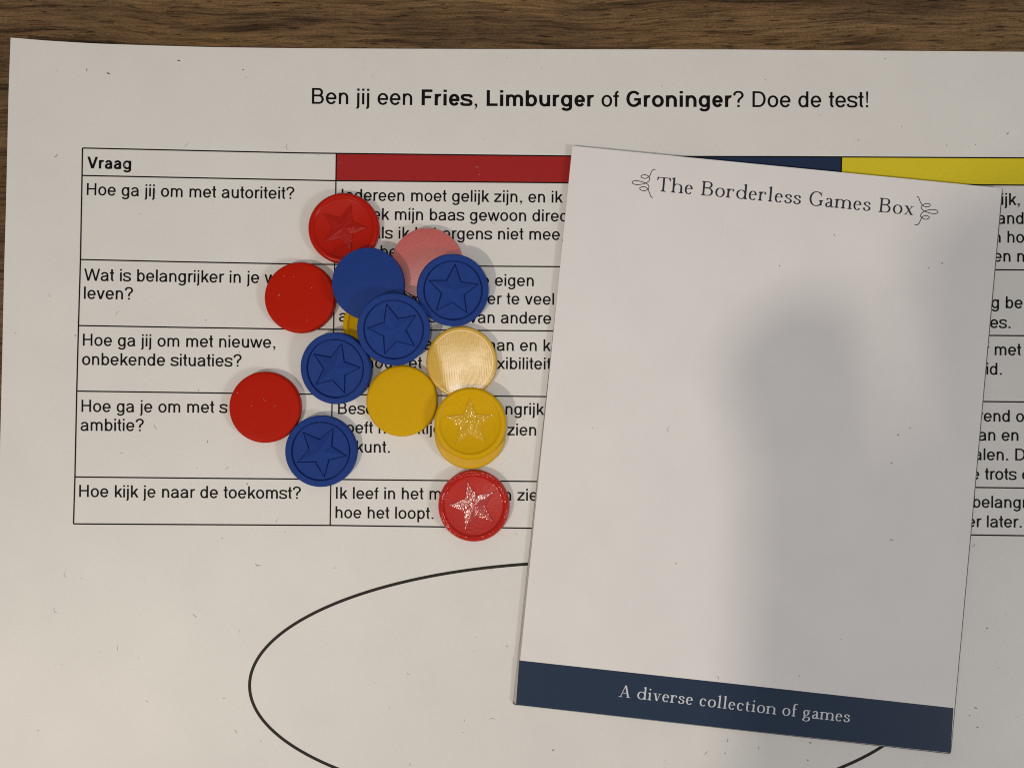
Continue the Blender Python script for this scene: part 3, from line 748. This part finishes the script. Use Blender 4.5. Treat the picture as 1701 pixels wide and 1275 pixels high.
items += [(u, v, l_, w_, a_, 0.2, float(ZT + (0.2 * MM if u < 460 else 0))) for u, v, l_, w_, a_ in ((471.7, 458, 1.5, 1, .3), (488, 459, 2, 1.2, .2), (463.5, 490, 5, 1, .9), (517.6, 477.6, 2, 1.1, 0),
          (510, 531.7, 1.6, 1, 0), (394.8, 652, 2, 1.1, 1), (440.4, 665, 2, 1.2, .4), (438, 662, 1.5, 1, 0), (417.8, 674, 2, .9, .2), (456.7, 674, 3, .8, .8))]  # dust glints on the smooth red tokens, put in as small pale fibres
tag(fibres('lint', M_LINT, items), 'pale grey lint fibres strewn over the sheet and the notepad, with dust glints added on red tokens', 'lint', kind='stuff')
items = [(297, 101, 4.5, 2.4, -.2, 0, 0), (180, 122, 5, 2.4, -.4, .5, 0), (144, 116, 6, 1, 1.4, .4, 0), (404, 116, 2.5, 1.6, .3, 0, 0), (1346, 1233, 3, 2, 0, 0, 0), (842, 1073, 2, 1.4, 0, 0, 0), (93, 259, 8, 1, .8, .6, 0),
         (411, 803, 5, 1, -.9, .8, 0), (428, 938, 9, 1, -.3, 1.2, 0), (1565, 437, 4, 1, .9, .4, 1), (1543, 445, 2, 1.3, 0, 0, 1), (1492, 722, 4, 1.2, .7, .3, 1), (1512, 710, 3, 1.2, 0, 0, 1), (1481, 769, 4, 1.1, .8, .3, 1),
         (1481, 896, 5, 1.1, -.5, .8, 1), (1386, 390, 2, 1.4, 0, 0, 1), (1674, 222, 5, 1.1, .7, .3, 0), (1621, 1175, 5, 1.4, -.5, .8, 0), (1611, 1188, 2.4, 1.4, 0, 0, 0), (1624, 1207, 4, 1, .2, .6, 0), (1342, 1262, 5, 1.1, -.6, .8, 0),
         (919, 1245, 4, 1.4, .6, .5, 0), (1209, 1229, 5, 1, 1.4, .2, 0), (1205, 1250, 3, 1.2, 0, 0, 0), (1470, 98, 2, 1.4, 0, 0, 0), (1498, 210, 2.4, 1.2, 0, 0, 0), (1640, 1043, 2.4, 1.6, 0, 0, 0), (935, 401, 12, .8, -1.2, .3, 0), (330, 648, 2.4, 1.3, 1, 0, 0), (345, 733, 4, 1.1, 1.5, .2, 0)]
for _ in range(10):
    u, v = rnd.uniform(25, 1695), rnd.uniform(95, 1270)
    if any(math.hypot(u - a, v - b) < 66 for a, b in TOK) or (nearpad(u, v) and not inpad(u, v)): continue
    items.append((u, v, rnd.uniform(1.2, 2.4), rnd.uniform(.8, 1.3), rnd.uniform(0, 6), 0, inpad(u, v)))
tag(fibres('dust_specks', M_SPECK, items), 'tiny dark dust specks on the sheet and the notepad', 'dust', kind='stuff')

# ------------------------------------------------------------------ the photographer's hand and phone, above the frame: they throw the soft shade on the notepad
def cast(u, v, z):
    """point at height z whose shadow from the bulb falls on the place seen at (u, v)"""
    S = at(u, v, PZ); k = (z - PZ) / (LW.z - PZ); return S + (LW - S) * k
KU = PXM * 0.74
def limb_mesh(name, chains):
    vs, es, rad = [], [], []
    idx = {}
    for ch in chains:
        prev = None
        for u, v, z, r in ch:
            key = (u, v, z)
            if key not in idx:
                idx[key] = len(vs); vs.append(cast(u, v, z)); rad.append(r * KU)
            if prev is not None: es.append((prev, idx[key]))
            prev = idx[key]
    me = bpy.data.meshes.new(name); me.from_pydata([tuple(p) for p in vs], es, [])
    o = bpy.data.objects.new(name, me); COL.objects.link(o)
    sk = o.modifiers.new('skin', 'SKIN'); sub = o.modifiers.new('smooth', 'SUBSURF'); sub.levels = sub.render_levels = 2
    for q_, r in zip(me.skin_vertices[0].data, rad): q_.radius = (r, r)
    me.skin_vertices[0].data[0].use_root = True
    dg = bpy.context.evaluated_depsgraph_get(); m2 = bpy.data.meshes.new_from_object(o.evaluated_get(dg))
    bpy.data.objects.remove(o)
    for p in m2.polygons: p.use_smooth = True
    return m2
WR = (1560, 1420, .262, 250)
PALM = (1640, 1130, .252, 225)
hand = limb_mesh('person', [
    [(1500, 2300, .30, 330), (1510, 1800, .28, 280), WR, PALM],
    [WR, (1440, 1130, .255, 170), (1385, 900, .248, 108), (1345, 690, .243, 80), (1296, 490, .242, 104)],
    [PALM, (1610, 930, .250, 100), (1660, 690, .252, 84), (1655, 500, .250, 80)],
    [PALM, (1700, 890, .252, 100), (1715, 660, .255, 90), (1722, 460, .252, 82)],
    [PALM, (1815, 910, .254, 96), (1835, 700, .257, 86), (1845, 510, .254, 78)],
    [PALM, (1905, 960, .256, 88), (1935, 790, .258, 76), (1950, 640, .255, 68)]])
sk = N('skin'); sk.color(sk.ramp(sk.noise(sk.coords(), 300), [(0.3, (0.50, 0.29, 0.20)), (0.7, (0.58, 0.35, 0.25))])); sk.setp(Roughness=0.5)
tag(link('person', hand, sk.m), 'hand and forearm of the person holding the phone, out of the picture', 'person')
bm = bmesh.new(); c_ = cast(1745, 760, .268)
box_bm(bm, c_.x - .0165, c_.x + .05, c_.y - .036, c_.y + .038, .264, .272)
ed = [e for e in bm.edges if abs(e.verts[0].co.z - e.verts[1].co.z) > .004]
bmesh.ops.bevel(bm, geom=ed, offset=0.010, segments=6, profile=0.5, affect='EDGES')
me = bpy.data.meshes.new('phone'); bm.to_mesh(me); bm.free()
mp_ = N('phone_shell'); mp_.color(mp_.ramp(mp_.noise(mp_.coords(), 400), [(0.3, (0.02, 0.02, 0.022)), (0.7, (0.03, 0.03, 0.032))])); mp_.setp(Roughness=0.4)
tag(link('phone', me, mp_.m), 'dark phone held in the hand above the notepad, out of the picture', 'phone')
